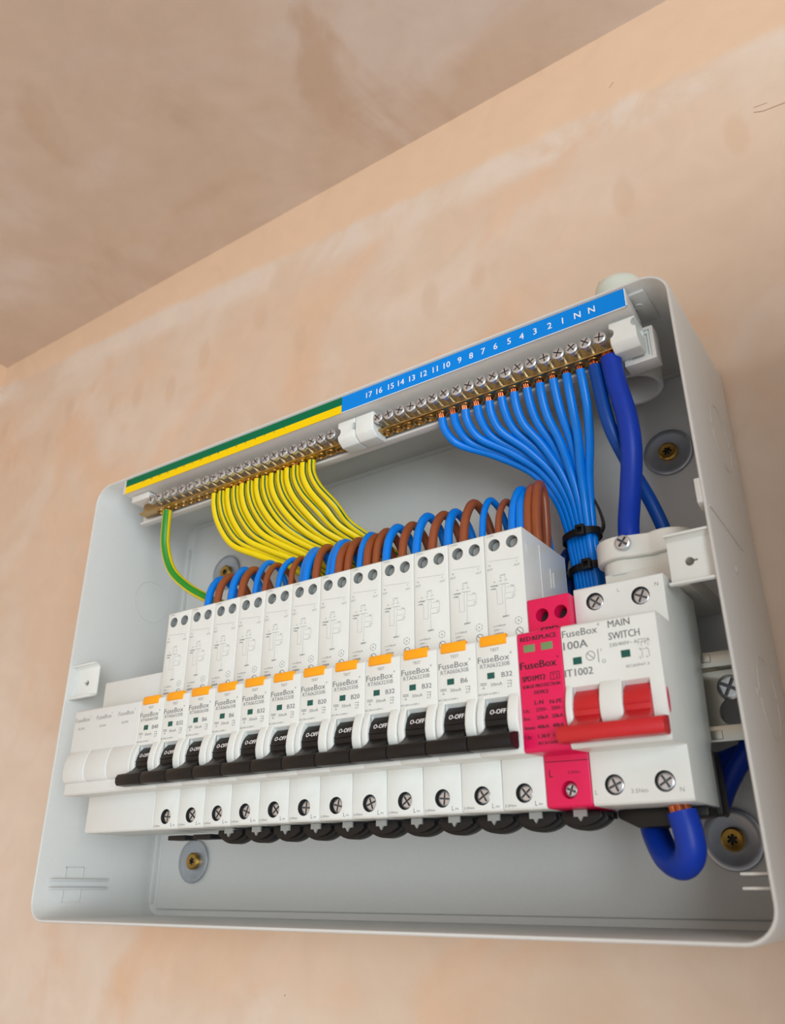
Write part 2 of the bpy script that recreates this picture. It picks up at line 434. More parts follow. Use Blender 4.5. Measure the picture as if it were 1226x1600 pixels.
# cover fixing brackets
def bracket(x0, x1, sgn):
    bm = bmesh.new()
    zb, zt = 77.2, 95.6
    prof = [(-0.6, zt+0.9), (0.9, zt+1.3), (4.2, zt), (4.6, zt-1.2), (4.6, zb+1.2), (4.2, zb), (0.9, zb-1.3), (-0.6, zb-0.9),
            (-0.5, zb+0.1), (1.0, zb-0.1), (3.2, zb+1.2), (3.4, zb+2), (3.4, zt-2), (3.2, zt-1.2), (1.0, zt+0.1), (-0.5, zt-0.1)]
    prof = [(y+2.0, z) for y, z in prof]
    prism(bm, prof, x0, x1, 'x')
    me = mesh_from(bm, 'white')
    hx, hz = (x0+x1)/2-0.8*sgn, 85.5
    def f(b): cyl(b, (hx, hz), 1.75, -8, 20, 'y', 20)
    def g(b): box(b, min(hx, hx+sgn*3.0), max(hx, hx+sgn*3.0), -8, 20, hz-0.2, hz+0.55)
    return baked(me, 0.3, 2, [cutter(f), cutter(g)], 35)
p = epart('cover_bracket', bracket(271.4, X1-T, 1))
p['label'] = 'white metal cover bracket with a keyhole on the right side'
p = epart('cover_bracket', bracket(X0+T, -69.5, -1))
p['label'] = 'white metal cover bracket with a keyhole on the left side'

# cable gland through the top
gl = root('cable_gland', 'pale plastic cable gland through the top right of the casing', 'gland', (257, 44, 217.5))
bm = bmesh.new()
lathe(bm, [(12.2, 216), (12.2, 191), (14.2, 191), (14.2, 215.6), (12.3, 216)], (257, 44), 'z', 36)
bm2 = bmesh.new()
r0, r1 = 11.8, 14.0
rr = [[bm2.verts.new((257+r*math.cos(2*math.pi*k/36), 44+r*math.sin(2*math.pi*k/36), z)) for k in range(36)] for r, z in ((r0, 215.5), (r0, 190.6), (r0+0.4, 190.2), (r1-0.4, 190.2), (r1, 190.8), (r1, 215.5))]
for i in range(6):
    a, b = rr[i], rr[(i+1) % 6]
    for k in range(36): bm2.faces.new((a[k], a[(k+1) % 36], b[(k+1) % 36], b[k]))
bm.free()
link('collar', mesh_from(bm2, 'metal_white', 50), gl, (-257, -44, -217.5))
bm = bmesh.new(); lathe(bm, [(15.5, 217.6), (15.5, 230), (12.5, 232), (12.5, 248), (11.5, 252), (8.5, 254.5), (2, 255)], (257, 44), 'z', 32)
link('dome_nut', mesh_from(bm, 'grom', 60), gl, (-257, -44, -217.5))

# ------------------------------------------------------------------ washers with screws
def washer_mesh():
    bm = bmesh.new()
    lathe(bm, [(2.0, -0.6), (5.0, -0.7), (9.5, -1.3), (11.6, -2.0), (12.1, -1.7), (12.1, -1.0), (9.5, 0), (2.0, 0)], (0, 0), 'y', 40)
    return mesh_from(bm, 'zincd', 50)
WASH = washer_mesh()
def wood_screw():
    bm = bmesh.new()
    lathe(bm, [(2.0, -2.7), (3.9, -3.0), (4.7, -2.5), (4.7, -0.9), (2.4, -0.4)], (0, 0), 'y', 24)
    cs = []
    for a in (0, 60, 120):
        def f(b, a=a):
            box(b, -2.1, 2.1, -6, -1.3, -0.55, 0.55)
            bmesh.ops.rotate(b, verts=b.verts, cent=(0, 0, 0), matrix=Matrix.Rotation(math.radians(a), 3, 'Y'))
        cs.append(cutter(f, 'dark'))
    return baked(mesh_from(bm, ['brassy', 'dark']), 0, 2, cs, 40)
WOODS = wood_screw()
WY = DEP-T-2.05
for x, z, lab in ((-50.5, -12.0, 'round zinc washer with brass screw low on the left, under the first breakers'),
                  (260.5, 170.5, 'round zinc washer with brass screw in the shaded upper right of the casing'),
                  (261.8, -8.8, 'large round zinc washer with brass screw at the lower right by the blue tail loop'),
                  (-44.5, 171.0, 'round zinc washer partly hidden behind the leftmost wire loops')):
    t = root('penny_washer', lab, 'washer', (x, WY, z), 'mounting washers on the back of the casing')
    link('washer_disc', WASH, t); o = link('screw', WOODS, t); o.rotation_euler[1] = random.uniform(0, 1)

# ------------------------------------------------------------------ din rail
rail = root('din_rail', 'galvanised steel mounting rail behind the breakers, its keyholed end showing at right', 'rail', (110, 48, 42))
bm = bmesh.new()
zc = 42.0
top = [(42, zc+17.5), (43.2, zc+17.5), (43.2, zc+12.6), (50.5, zc+12.6), (50.5, zc-12.6), (43.2, zc-12.6), (43.2, zc-17.5), (42, zc-17.5), (42, zc-11.4), (49.3, zc-11.4), (49.3, zc+11.4), (42, zc+11.4)]
prism(bm, top, -58, 284, 'x')
def k1(b): cyl(b, (276.5, 45.5), 4.6, 40, 60, 'y', 24)
def k2(b): cyl(b, (276.5, 36.5), 5.6, 40, 60, 'y', 24)
def k3(b): box(b, 273.6, 279.4, 44, 60, 36, 45)
me = baked(mesh_from(bm, 'steel'), 0.25, 2, [cutter(k1, 'steel'), cutter(k2, 'steel'), cutter(k3, 'steel')], 35)
link('rail_channel', me, rail, (-110, -48, -42))
o = link('rail_screw', SCR_RAIL, rail, (276.8-110, 46.7-48, 46.0-42)); o.rotation_euler[1] = 0.5
for z in (zc+15, zc-15):
    bm = bmesh.new(); box(bm, 266, 272.5, 41.2, 42.1, z-1.6, z+1.8)
    link('end_stop', baked(mesh_from(bm, 'steel'), 0.3, 2), rail, (-110, -48, -42))
for x in (-40, 260):
    bm = bmesh.new(); box(bm, x-6, x+6, 50.4, WY, zc-8, zc+8)
    link('stand_off', mesh_from(bm, 'metal_white'), rail, (-110, -48, -42))

# ------------------------------------------------------------------ devices on the rail
def hole(cx, cz, r, y0, dep, m='white'):
    def f(b): cyl(b, (cx, cz), r, y0-3, y0+dep, 'y', 24)
    return cutter(f, m)
NF = -16.4
BULGE = [(-15.5, 41), (-16.9, 39.6), (-18.2, 37), (-19.1, 33.5), (-19.4, 30), (-19.0, 27), (-18.0, 24.6), (-15.5, 23.4)]
def body_profile(upper_y, top, back=40.5):
    return [(0.9, 0), (0, 0.9), (0, 18.6), (NF+1.0, 17.8), (NF, 18.8), (NF, 61.6), (NF+0.8, 62.5), (upper_y, 62.5), (upper_y, top-0.6), (upper_y+0.6, top), (back, top), (back, 60), (37, 56), (34, 24), (31, 20), (31, 0)]
CHEEK = [(-15.5, 41), (-16.7, 39.6), (-17.8, 37), (-18.8, 33.5), (-19.1, 30), (-18.6, 27), (-17.5, 24.6), (-15.5, 23.4)]
def housing(w, upper_y, top, mats, holes, recesses, cheeks, sink='white'):
    bm = bmesh.new(); prism(bm, body_profile(upper_y, top), 0.12, w-0.12, 'x')
    cs = [hole(*h) for h in holes]
    for x0, x1 in recesses:
        def f(b, x0=x0, x1=x1): prism(b, [(-30, 39.2), (NF, 39.2), (-12.2, 36.8), (-4, 35), (-4, 24), (-12, 22.0), (-30, 22.0)], x0, x1, 'x')
        cs.append(cutter(f))
    me = baked(mesh_from(bm, mats), 0.3, 2, cs, 32)
    bm = bmesh.new()
    for x0, x1 in cheeks:
        prism(bm, CHEEK, x0, x1, 'x')
    ch = baked(mesh_from(bm, mats), 0.55, 3, (), 50)
    b2 = bmesh.new(); b2.from_mesh(me); b2.from_mesh(ch)
    b2.to_mesh(me); b2.free(); bpy.data.meshes.remove(ch)
    shade(me, 38)
    return me

# --- RCBO meshes
W = 18.0
R_HOUSE = housing(W, -5, 112, ['white', 'grey', 'dark'],
                  [(4.9, 106.2, 2.75, -5, 5, 'grey'), (13.25, 106.1, 2.75, -5, 5, 'grey'), (9.2, 6.0, 3.55, 0, 3.2, 'dark')],
                  [(3.3, 13.2)], [(0.35, 3.3), (13.2, 17.65)])
def toggle_mesh(lever, rotors, m):
    bm = bmesh.new()
    for x0, x1 in rotors:
        arc = [(-8.7+9.4*math.cos(math.radians(a)), 30.3+9.4*math.sin(math.radians(a))) for a in range(90, 271, 12)]
        arc = arc[:]
        prism(bm, arc+[(-5, 21.0), (-5, 39.6)], x0, x1, 'x')
        # raised grip rib on the rotor
        prism(bm, [(-17.7, 31.7), (-18.5, 31.2), (-18.3, 30.6), (-17.5, 30.4)], x0+0.1, x1-0.1, 'x')
        prism(bm, [(-17.0, 29.5), (-20.0, 26.6), (-23.5, 24.8), (-23.5, 20.0), (-14.0, 21.0)], x0+0.05, x1-0.05, 'x')
    x0, x1 = lever
    prism(bm, [(-19.0, 25.4), (-22.5, 25.0), (-25.6, 24.2), (-26.6, 22.6), (-26.5, 20.4), (-25.5, 19.0), (-20.0, 18.9), (-19.0, 20)], x0, x1, 'x')
    return baked(mesh_from(bm, m), 0.3, 2, (), 40)
R_TOG = toggle_mesh((0.15, 17.75), [(3.45, 13.05)], 'black')
bm = bmesh.new(); prism(bm, [(-15.5, 59.3), (-17.0, 59.5), (-17.3, 60.0), (-17.1, 63.3), (-16.6, 63.6), (-14.6, 63.6), (-14.6, 59.3)], 2.3, 13.6, 'x')
R_BTN = baked(mesh_from(bm, 'orange'), 0.25, 2)
bm = bmesh.new(); box(bm, 4.65, 7.75, NF-0.12, NF+0.5, 46.6, 48.95); R_IND = mesh_from(bm, 'teal')
bm = bmesh.new()
for a in (4.9, 13.25): cyl(bm, (a, 106.15), 2.3, -2.2, -0.5, 'y', 20)
R_TERM = mesh_from(bm, 'grey')
def rcbo_print():
    bm = bmesh.new(); y = -5.05
    text(bm, '2.2Nm', 1.6, 110.6, y, 0.8, 3.4, mi=1)
    stroke(bm, [(2.0, 99.3), (15.8, 98.2)], 0.12, y, 1)
    for t, x, z in (('N', 2.3, 97.3), ('OUT', 2.3, 95.5), ('L', 14.9, 97.2), ('OUT', 14.9, 95.3)): text(bm, t, x, z, y, 0.85, None, 'c')
    text(bm, 'LOAD', 8.1, 92.1, y, 0.7, 2.7, 'c'); text(bm, 'N', 7.1, 91.0, y, .7, None, 'c'); text(bm, 'L', 9.3, 91.0, y, .7, None, 'c')
    text(bm, 'OUT', 7.0, 89.7, y, .6, 1.4, 'c'); text(bm, 'OUT', 9.4, 89.7, y, .6, 1.4, 'c')
    text(bm, 'N', 4.2, 89.6, y, .7, None, 'c'); text(bm, 'voltage', 2.2, 88.1, y, .75, 3.6, bold=.08); text(bm, 'relay', 2.3, 86.8, y, .75, 2.4, bold=.08)
    stroke(bm, [(6.4, 88.3), (10.6, 88.0)], 0.14, y)
    stroke(bm, [(5.0, 86.2), (5.0, 79.8), (7.4, 79.6), (7.4, 86.5), (8.0, 88.0)], 0.1, y, 1)
    stroke(bm, [(8.9, 88.0), (8.9, 84.0), (13.2, 83.7), (13.2, 86.2), (9.4, 86.5)], 0.1, y, 1)
    stroke(bm, [(8.6, 84), (8.6, 75.6)], 0.1, y, 1); stroke(bm, [(9.0, 81.6), (12.4, 81.4)], 0.14, y)
    text(bm, 'Test', 11.4, 86.8, y, .65, 1.5); ring_print(bm, 12.6, 82.4, 0.7, 0.12, y, 12)
    text(bm, 'v', 8.5, 75.5, y, .7, None, 'c'); text(bm, 'SUPPLY', 8.5, 74.2, y, .7, 3.0, 'c', bold=.1)
    text(bm, 'I n=30mA', 2.6, 70.7, y, .8, 5.6); text(bm, '230V ~', 2.7, 69.0, y, .8, 3.6); text(bm, '6000A', 2.7, 67.3, y, 1.0, 4.4, bold=.1)
    ring_print(bm, 14.0, 71.5, 1.6, 0.2, y, 24, 0, True); text(bm, 'A', 14.0, 71.5, y, 1.0, None, 'c')
    ring_print(bm, 14.1, 66.9, 1.75, 0.26, y, 24); stroke(bm, [(13.0, 68.0), (15.2, 65.8)], 0.3, y)
    y = NF-0.05
    text(bm, 'TEST', 8.3, 57.75, y, 1.15, 3.8, 'c')
    text(bm, 'FuseBox', 0.75, 54.3, y, 2.35, 13.7, bold=.05); text(bm, '*', 14.7, 55.3, y, 1.6)
    text(bm, '30mA', 5.9, 44.3, y, 1.25, 5.0)
    stroke(bm, [(1.4, 45.2), (4.2, 45.1)], .25, y); stroke(bm, [(1.4, 44.6), (4.2, 44.5)], .25, y); stroke(bm, [(2.8, 44.2), (2.8, 43.2)], .2, y); stroke(bm, [(2.2, 43.2), (3.4, 43.2)], .2, y)
    for z in (45.0, 44.0): stroke(bm, [(12.9, z), (14.9, z), (14.6, z-.6)], .2, y)
    text(bm, '6.3', 13.9, 42.9, y, .9, 1.6, 'c')
    text(bm, 'IEC/EN 61009-1', 0.5, 40.9, y, .75, 8.8)
    y = -0.05
    text(bm, '2.0Nm', 0.8, 1.75, y, .9, 4.8); text(bm, 'L', 13.4, 2.1, y, 1.7); text(bm, 'IN', 15.0, 1.75, y, .8, 1.4)
    text(bm, 'O-OFF', 5.6, 33.7, -17.62, 1.9, 6.7, mi=2, bold=.1, tilt=0.37)
    return mesh_from(bm, ['ink', 'ink2', 'inkw'])
R_PRINT = rcbo_print()
def rating_print(rating, code):
    bm = bmesh.new(); y = NF-0.05
    text(bm, code, 1.7, 51.75, y, 1.6, 12.8); text(bm, rating, 10.75, 47.6, y, 1.9, 4.5 if len(rating) > 2 else 3.1, bold=.1)
    return mesh_from(bm, 'ink')
RATE = {r: rating_print(r, c) for r, c in (('B40', 'RTA064030B'), ('B32', 'RTA063230B'), ('B20', 'RTA062030B'), ('B6', 'RTA060630B'))}
order = ['B40', 'B32', 'B6', 'B6', 'B32', 'B32', 'B20', 'B20', 'B32', 'B32', 'B6', 'B32']
places = ['first breaker beside the blank covers, marked B40', 'second from the blank covers, marked B32, between the B40 and a B6',
          'third from the blank covers, the left one of the touching B6 pair', 'fourth from the blank covers, the right one of the touching B6 pair',
          'fifth from the blank covers, marked B32, just right of the B6 pair', 'sixth from the blank covers, marked B32, just left of the B20 pair',
          'seventh from the blank covers, the left one of the B20 pair', 'eighth from the blank covers, the right one of the B20 pair',
          'ninth from the blank covers, marked B32, just right of the B20 pair', 'tenth from the blank covers, marked B32, left of the lone B6',
          'eleventh from the blank covers, a lone B6 between two B32', 'twelfth from the blank covers, marked B32, touching the pink device']
for i, r in enumerate(order):
    t = root('circuit_breaker', 'white breaker ' + places[i], 'breaker', (i*W, 40, 0), 'breakers with orange test buttons in a row')
    off = (0, -40, 0)
    link('housing', R_HOUSE, t, off); link('test_button', R_BTN, t, off)
    link('toggle', R_TOG, t, off); link('indicator_window', R_IND, t, off)
    link('terminal_pad', R_TERM, t, off)
    link('lettering', R_PRINT, t, off); link('rating_print', RATE[r], t, off)
    s = link('terminal_screw', SCR_DEV, t, (9.3+random.uniform(-.1, .2), 1.2-40+random.uniform(-.2, .3), 6.0)); s.rotation_euler[1] = random.uniform(0, 1.5)

# moulded marks on the one breaker side that shows
bm = bmesh.new()
for y, z0, z1 in ((22, 92, 101), (25, 93, 100), (12, 68, 109)):
    box(bm, 17.8, 18.06, y, y+.5, z0, z1)
for k in range(7): box(bm, 17.8, 17.93, 17, 30, 78+k*1.5, 78.6+k*1.5)
for k in range(9):
    a0, a1 = math.radians(100+18*k), math.radians(118+18*k)
    q = [(2.4*math.cos(a0), 2.4*math.sin(a0)), (2.4*math.cos(a1), 2.4*math.sin(a1)), (2.0*math.cos(a1), 2.0*math.sin(a1)), (2.0*math.cos(a0), 2.0*math.sin(a0))]
    prism(bm, [(1+u, 104+v) for u, v in q], 17.8, 18.05, 'x')
o = link('side_marks', mesh_from(bm, 'blankw'), t, (0, -40, 0)); o['kind'] = 'stuff'

# --- blanking strip, three modules wide
bm = bmesh.new(); prism(bm, body_profile(0, 81.5), 0.06, 3*W-0.06, 'x')
bm2 = bmesh.new()
for k in range(3): prism(bm2, BULGE, k*W+0.12, (k+1)*W-0.12, 'x')
a = baked(mesh_from(bm, 'blankw'), 0.4, 3); b_ = baked(mesh_from(bm2, 'blankw'), 0.7, 3)
b2 = bmesh.new(); b2.from_mesh(a); b2.from_mesh(b_); b2.to_mesh(a); b2.free(); shade(a, 38)
t = root('blanking_strip', 'off-white blank cover strip three modules wide at the left end of the breaker row', 'blank cover', (-54, 40, 0))
link('housing', a, t, (0, -40, 0))
for k in range(3):
    bm = bmesh.new(); text(bm, 'FuseBox', 1.0, 57.0, NF-.05, 2.2, 12.2, bold=.08); text(bm, '*', 13.4, 58.0, NF-.05, 1.5); text(bm, 'BLANK', 7.2, 52.3, NF-.05, 1.3, 5.4, 'c')
    o = link('lettering', mesh_from(bm, 'ink2'), t, (k*W, -40, 0)); o['kind'] = 'stuff'

# --- surge device
t = root('surge_protection_device', 'bright pink surge protection device between the last breaker and the main switch', 'surge protector', (216, 40, 0))
off = (0, -40, 0)
bm = bmesh.new(); prism(bm, body_profile(-5, 79.2), 0.12, W-0.12, 'x')
me = baked(mesh_from(bm, ['pink', 'dark']), 0.45, 3, [hole(6.3, 71.8, 2.75, -5, 8, 'pink'), hole(14.2, 71.9, 2.75, -5, 8, 'pink'), hole(9.4, 6.1, 3.2, 0, 4, 'pink')], 35)
link('housing', me, t, off)
for x in (6.3, 14.2):
    bm = bmesh.new(); cyl(bm, (x, 71.85), 2.5, 0.5, 2.0, 'y', 18); link('terminal_pad', mesh_from(bm, 'dark'), t, off)
for x in (5.1, 12.3):
    bm = bmesh.new(); box(bm, x-2.5, x+2.3, NF-0.1, NF+0.4, 54.5, 57.4); link('status_window', baked(mesh_from(bm, 'sage'), 0.2, 2), t, off)
o = link('terminal_screw', SCR_SPD, t, (9.4, 1.8-40, 6.1)); o.rotation_euler[1] = 0.4
bm = bmesh.new(); y = NF-.05
text(bm, 'SPD', 5.2, 65.4, -5.05, 2.6, 7.6, bold=.3)
text(bm, 'RED:REPLACE', 1.4, 59.7, y, 1.7, 14.8, bold=.22)
text(bm, 'FuseBox', .7, 49.5, y, 2.7, 14.6, bold=.26); text(bm, '*', 15.6, 50.9, y, 1.7)
text(bm, 'SPD1MT2', 1.2, 44.5, y, 1.9, 9.3, bold=.26); text(bm, 'T2', 13.3, 44.4, y, 1.6, 2.4)
stroke(bm, [(12.7, 43.1), (16.3, 43.1), (16.3, 45.7), (12.7, 45.7), (12.7, 43.1)], .25, y)
text(bm, 'SURGE PROTECTION', 1.2, 41.5, y, 1.2, 15.0, bold=.16); text(bm, 'DEVICE', 8.6, 39.1, y, 1.3, 5.6, 'c', bold=.16)
text(bm, 'L-N', 5.6, 35.4, y, 1.5, 3.4, bold=.16); text(bm, 'N-PE', 11.6, 35.1, y, 1.5, 4.7, bold=.16)
for z, a, b_, c in ((32.7, 'Uc:', '275V~', '255V~'), (29.9, 'In:', '20kA', '20kA'), (26.6, 'Imax:', '40kA', '40kA'), (23.3, 'Up:', '1.3kV', '1.5kV')):
    text(bm, a, 1.0, z, y, 1.3, 1.2*len(a)*0.72, bold=.14); text(bm, b_, 6.0, z, y, 1.3, 4.6, bold=.14); text(bm, c, 12.0, z, y, 1.3, 4.3, bold=.14)
text(bm, 'IEC61643-11', 6.0, 20.8, y, 1.0, 9.8, bold=.12)
text(bm, 'L', 1.9, 12.2, -.05, 2.6, 1.4); text(bm, '2.5Nm', 9.4, 12.2, -.05, 1.0, 4.6)
stroke(bm, [(.6, 16.4), (17.4, 16.2)], .25, -.05)
link('lettering', mesh_from(bm, 'inkd'), t, off)

# --- main switch
MW = 36.0
t = root('main_switch', 'wide white main switch with a red double lever at the right end of the row', 'switch', (234, 40, 0))
me = housing(MW, 0, 81.5, ['white', 'dark'], [(8.6, 75.0, 3.55, 0, 3.0, 'dark'), (26.6, 74.0, 3.55, 0, 3.0, 'dark'), (8.6, 6.8, 3.6, 0, 3.0, 'dark'), (26.6, 6.9, 3.6, 0, 3.0, 'dark')],
             [(2.9, 13.0), (21.2, 31.0)], [(0.35, 2.9), (13.0, 21.2)])
link('housing', me, t, off)
p = link('toggle', toggle_mesh((-0.6, 36.6), [(3.05, 12.85), (21.35, 30.85)], 'red'), t, off); p['label'] = 'red double lever pushed down'
for x in (4.05, 22.1):
    bm = bmesh.new(); box(bm, x, x+3.3, NF-.12, NF+.4, 47.2, 49.8); link('indicator_window', mesh_from(bm, 'teal'), t, off)
for x, z in ((8.6, 75.0), (26.6, 74.0), (8.6, 6.8), (26.6, 6.9)):
    o = link('terminal_screw', SCR_DEV, t, (x, .9-40, z)); o.scale = (1.05, 1, 1.05); o.rotation_euler[1] = random.uniform(0, 1.5)
bm = bmesh.new(); nn = 24
q0 = [bm.verts.new((35.85, -14.6+1.1*math.cos(2*math.pi*k/nn), 31.4+4.4*math.sin(2*math.pi*k/nn))) for k in range(nn)]
q1 = [bm.verts.new((36.0, -14.6+1.1*math.cos(2*math.pi*k/nn), 31.4+4.4*math.sin(2*math.pi*k/nn))) for k in range(nn)]
bm.faces.new(q1)
for k in range(nn): bm.faces.new((q0[k], q0[(k+1) % nn], q1[(k+1) % nn], q1[k]))
p = link('side_window', mesh_from(bm, 'pink'), t, off); p['label'] = 'pinkish red oval window on the side'
bm = bmesh.new(); box(bm, 1.5, 36.7, 31.2, 41.5, -2.6, 20)
link('rail_clip', baked(mesh_from(bm, 'black'), 0.8, 2), t, off)
bm = bmesh.new(); y = NF-.05
text(bm, 'FuseBox', .6, 59.0, y, 2.6, 13.6, bold=.08); text(bm, '*', 14.4, 60.3, y, 1.6)
text(bm, '100A', .7, 54.5, y, 2.9, 9.4, bold=.14); text(bm, 'IT1002', .4, 44.4, y, 2.6, 10.7, bold=.14)
text(bm, 'MAIN', 18.4, 60.0, y, 2.5, 8.0, bold=.12); text(bm, 'SWITCH', 18.2, 55.5, y, 2.6, 11.3, bold=.12)
text(bm, '230/400V~ AC22A', 18.2, 52.3, y, 1.3, 14.6)
ring_print(bm, 10.8, 49.6, 1.75, .24, y, 24); stroke(bm, [(9.6, 50.7), (12.0, 48.5)], .26, y)
stroke(bm, [(13.7, 51.6), (13.7, 46.8)], .26, y); text(bm, 'I', 14.8, 51.2, y, 1.1); text(bm, 'O', 14.9, 47.0, y, 1.3)
for x in (29.6, 32.0):
    stroke(bm, [(x, 46.2), (x, 48.6), (x-.8, 49.8)], .15, y); stroke(bm, [(x, 50.2), (x, 51.4)], .15, y)
stroke(bm, [(28.6, 49.4), (31.4, 49.2)], .12, y)
for x, c in ((28.5, '1'), (30.8, '3'), (28.5, '2'), (30.8, '4')): text(bm, c, x, 51.2 if c in '13' else 46.4, y, .8)
text(bm, 'IEC60947-3', 23.4, 43.95, y, .9, 8.2)
y = -.05
text(bm, 'L', 18.0, 77.8, y, 1.4, mi=1); text(bm, 'N', 32.5, 77.4, y, 1.5, mi=1); text(bm, 'L', 1.2, 4.6, y, 1.6, mi=1); text(bm, '3.5Nm', 14.4, 4.3, y, 1.4, 6.0, mi=1); text(bm, 'N', 31.4, 3.9, y, 1.5, mi=1)
link('lettering', mesh_from(bm, ['ink', 'ink2']), t, off)

# ------------------------------------------------------------------ busbar shroud hanging just below the devices
t = root('busbar_cover', 'black scalloped busbar cover under the breakers', 'busbar cover', (110, 14, -2))
off = (-110, -14, 2)
bm = bmesh.new(); box(bm, 38, 234, 19, 24, -3.0, -0.2)
link('spine', baked(mesh_from(bm, 'black'), .4, 2), t, off)
for i in range(13):
    cx = i*W+9.2
    bm = bmesh.new()
    if i < 2:
        box(bm, cx-7, cx+5.5, 9.0, 18, -4.6, -2.4)
        link('shroud', baked(mesh_from(bm, 'black'), .4, 2), t, off)
    else:
        r = 14.0; z0 = 6.8
        arc = [(cx+r*math.sin(math.radians(a)), z0-r*math.cos(math.radians(a))) for a in range(-42, 43, 7)]
        r2 = 12.6
        arc2 = [(cx+r2*math.sin(math.radians(a)), z0-r2*math.cos(math.radians(a))) for a in range(-40, 41, 8)]
        prism(bm, arc+[(cx+8.6, -1.0), (cx-8.6, -1.0)], 12, 18, 'y'); prism(bm, arc2+[(cx+7.6, -1.0), (cx-7.6, -1.0)], 9.5, 12, 'y')
        o = link('shroud', baked(mesh_from(bm, 'black'), .3, 2), t, off)
        bm = bmesh.new(); prism(bm, [(cx-2.6, -0.2), (cx-2.6, -2.6), (cx-1.0, -2.6), (cx, -4.2), (cx+1.0, -2.6), (cx+2.6, -2.6), (cx+2.6, -0.2)], 8.4, 9.4, 'y')
        o2 = link('tab', mesh_from(bm, 'grey'), o)
# tail end shroud below the main switch
bm = bmesh.new(); prism(bm, [(236, -0.2), (236, -3), (243, -6.5), (256, -6.5), (262, -4), (269, -3.6), (269, -0.2)], 18, 30, 'y')
link('end_shroud', baked(mesh_from(bm, 'black'), .6, 2), t, off)

# ------------------------------------------------------------------ terminal bar carrier along the top
car = root('terminal_carrier', 'long white plastic carrier holding the terminal bars under the top edge', 'carrier', (105, 20, 200))
off = (-105, -20, -200)
bm = bmesh.new()
prism(bm, [(1.0, 205.9), (19.5, 205.9), (19.5, 192.0), (17.5, 192.0), (17.5, 190.6), (22.5, 190.6), (22.5, 209), (20, 209), (20, 207.4), (2.6, 207.4), (2.6, 215.6), (1.0, 215.6)], -66, 271, 'x')
link('channel', baked(mesh_from(bm, 'barw'), .3, 2), car, off)
for x in (-66.3, 269.9):
    bm = bmesh.new(); prism(bm, [(1.1, 206.2), (20, 206.2), (20, 210), (4, 215.3), (1.1, 215.3)], x, x+1.4, 'x'); link('end_wall', baked(mesh_from(bm, 'barw'), .25, 2), car, off)
def holder(x0, x1, notch_l, notch_r):
    bm = bmesh.new()
    prism(bm, [(5.2, 191.6), (4.6, 193), (4.6, 202.2), (5.4, 203.2), (17, 203.2), (17, 189.4), (9, 189.0)], x0, x1, 'x')
    me = mesh_from(bm, 'white'); cs = []
    def cu(x, z, r):
        def f(b): cyl(b, (x, z), r, -5, 16, 'y', 22)
        return cutter(f)
    if notch_l: cs.append(cu(x0-0.4, notch_l, 2.6))
    if notch_r: cs.append(cu(x1+0.2, notch_r, 2.2))
    return baked(me, .7, 3, cs, 40)
for x0, x1, a, b_ in ((108, 119.4, 196.8, 197.6), (119.8, 131.4, None, None), (260.6, 272.6, 197.4, 199.5)):
    link('bar_holder', holder(x0, x1, a, b_), car, off)
bm = bmesh.new(); box(bm, -63, -47, 6, 19.4, 201, 205.5); link('bar_holder', baked(mesh_from(bm, 'barw'), .8, 3), car, off)
# framed end cap at the right
bm = bmesh.new(); box(bm, 262, 276.5, 17.5, 26, 186.5, 204.0)
def f(b): box(b, 264, 274.8, 10, 18.6, 188.3, 202.4)
def g(b): box(b, 265.4, 273.4, 10, 19.6, 189.6, 201.0)
link('end_cap', baked(mesh_from(bm, 'barw'), .4, 2, [cutter(f), cutter(g)], 35), car, off)

# labels on the carrier
def strip(name, x0, x1, parts, label):
    t = root(name, label, 'label', ((x0+x1)/2, 0.9, 211)); o_ = (-(x0+x1)/2, -0.9, -211)
    for nm, z0, z1, m in parts:
        bm = bmesh.new(); box(bm, x0, x1, 0.7, 0.98, z0, z1); link(nm, mesh_from(bm, m), t, o_)
    return t, o_
t, o_ = strip('terminal_label', 113.5, 270.8, [('blue_field', 205.9, 215.4, 'lblue')], 'blue label strip with white neutral terminal numbers 17 to 1 and N')
bm = bmesh.new()
XN = [131.4, 138.0, 145.4, 151.7, 158.5, 165.6, 172.4, 179.2, 186.5, 193.0, 199.7, 206.4, 213.7, 220.3, 227.2, 234.6, 241.1, 248.3, 255.1]
for x, s in zip(XN, [str(k) for k in range(17, 0, -1)]+['N', 'N']):
    text(bm, s, x+0.3, 210.6, .64, 3.3, None, 'c', bold=.1)
link('lettering', mesh_from(bm, 'inkw'), t, o_)
bm = bmesh.new(); box(bm, 113.5, 271.2, .72, .97, 205.5, 205.9); box(bm, 270.8, 271.2, .72, .97, 205.5, 215.4); link('white_edge', mesh_from(bm, 'lwhite'), t, o_)
t, o_ = strip('terminal_label', -63.5, 113.3, [('green_field', 210.4, 215.4, 'lgreen'), ('yellow_field', 205.6, 210.4, 'lyellow')], 'green and yellow label strip above the earth terminals')
bm = bmesh.new()
for k in range(17): text(bm, str(17-k), -46+k*7.4, 210.0, .64, 1.5, None, 'c')
link('lettering', mesh_from(bm, 'inkb'), t, o_)

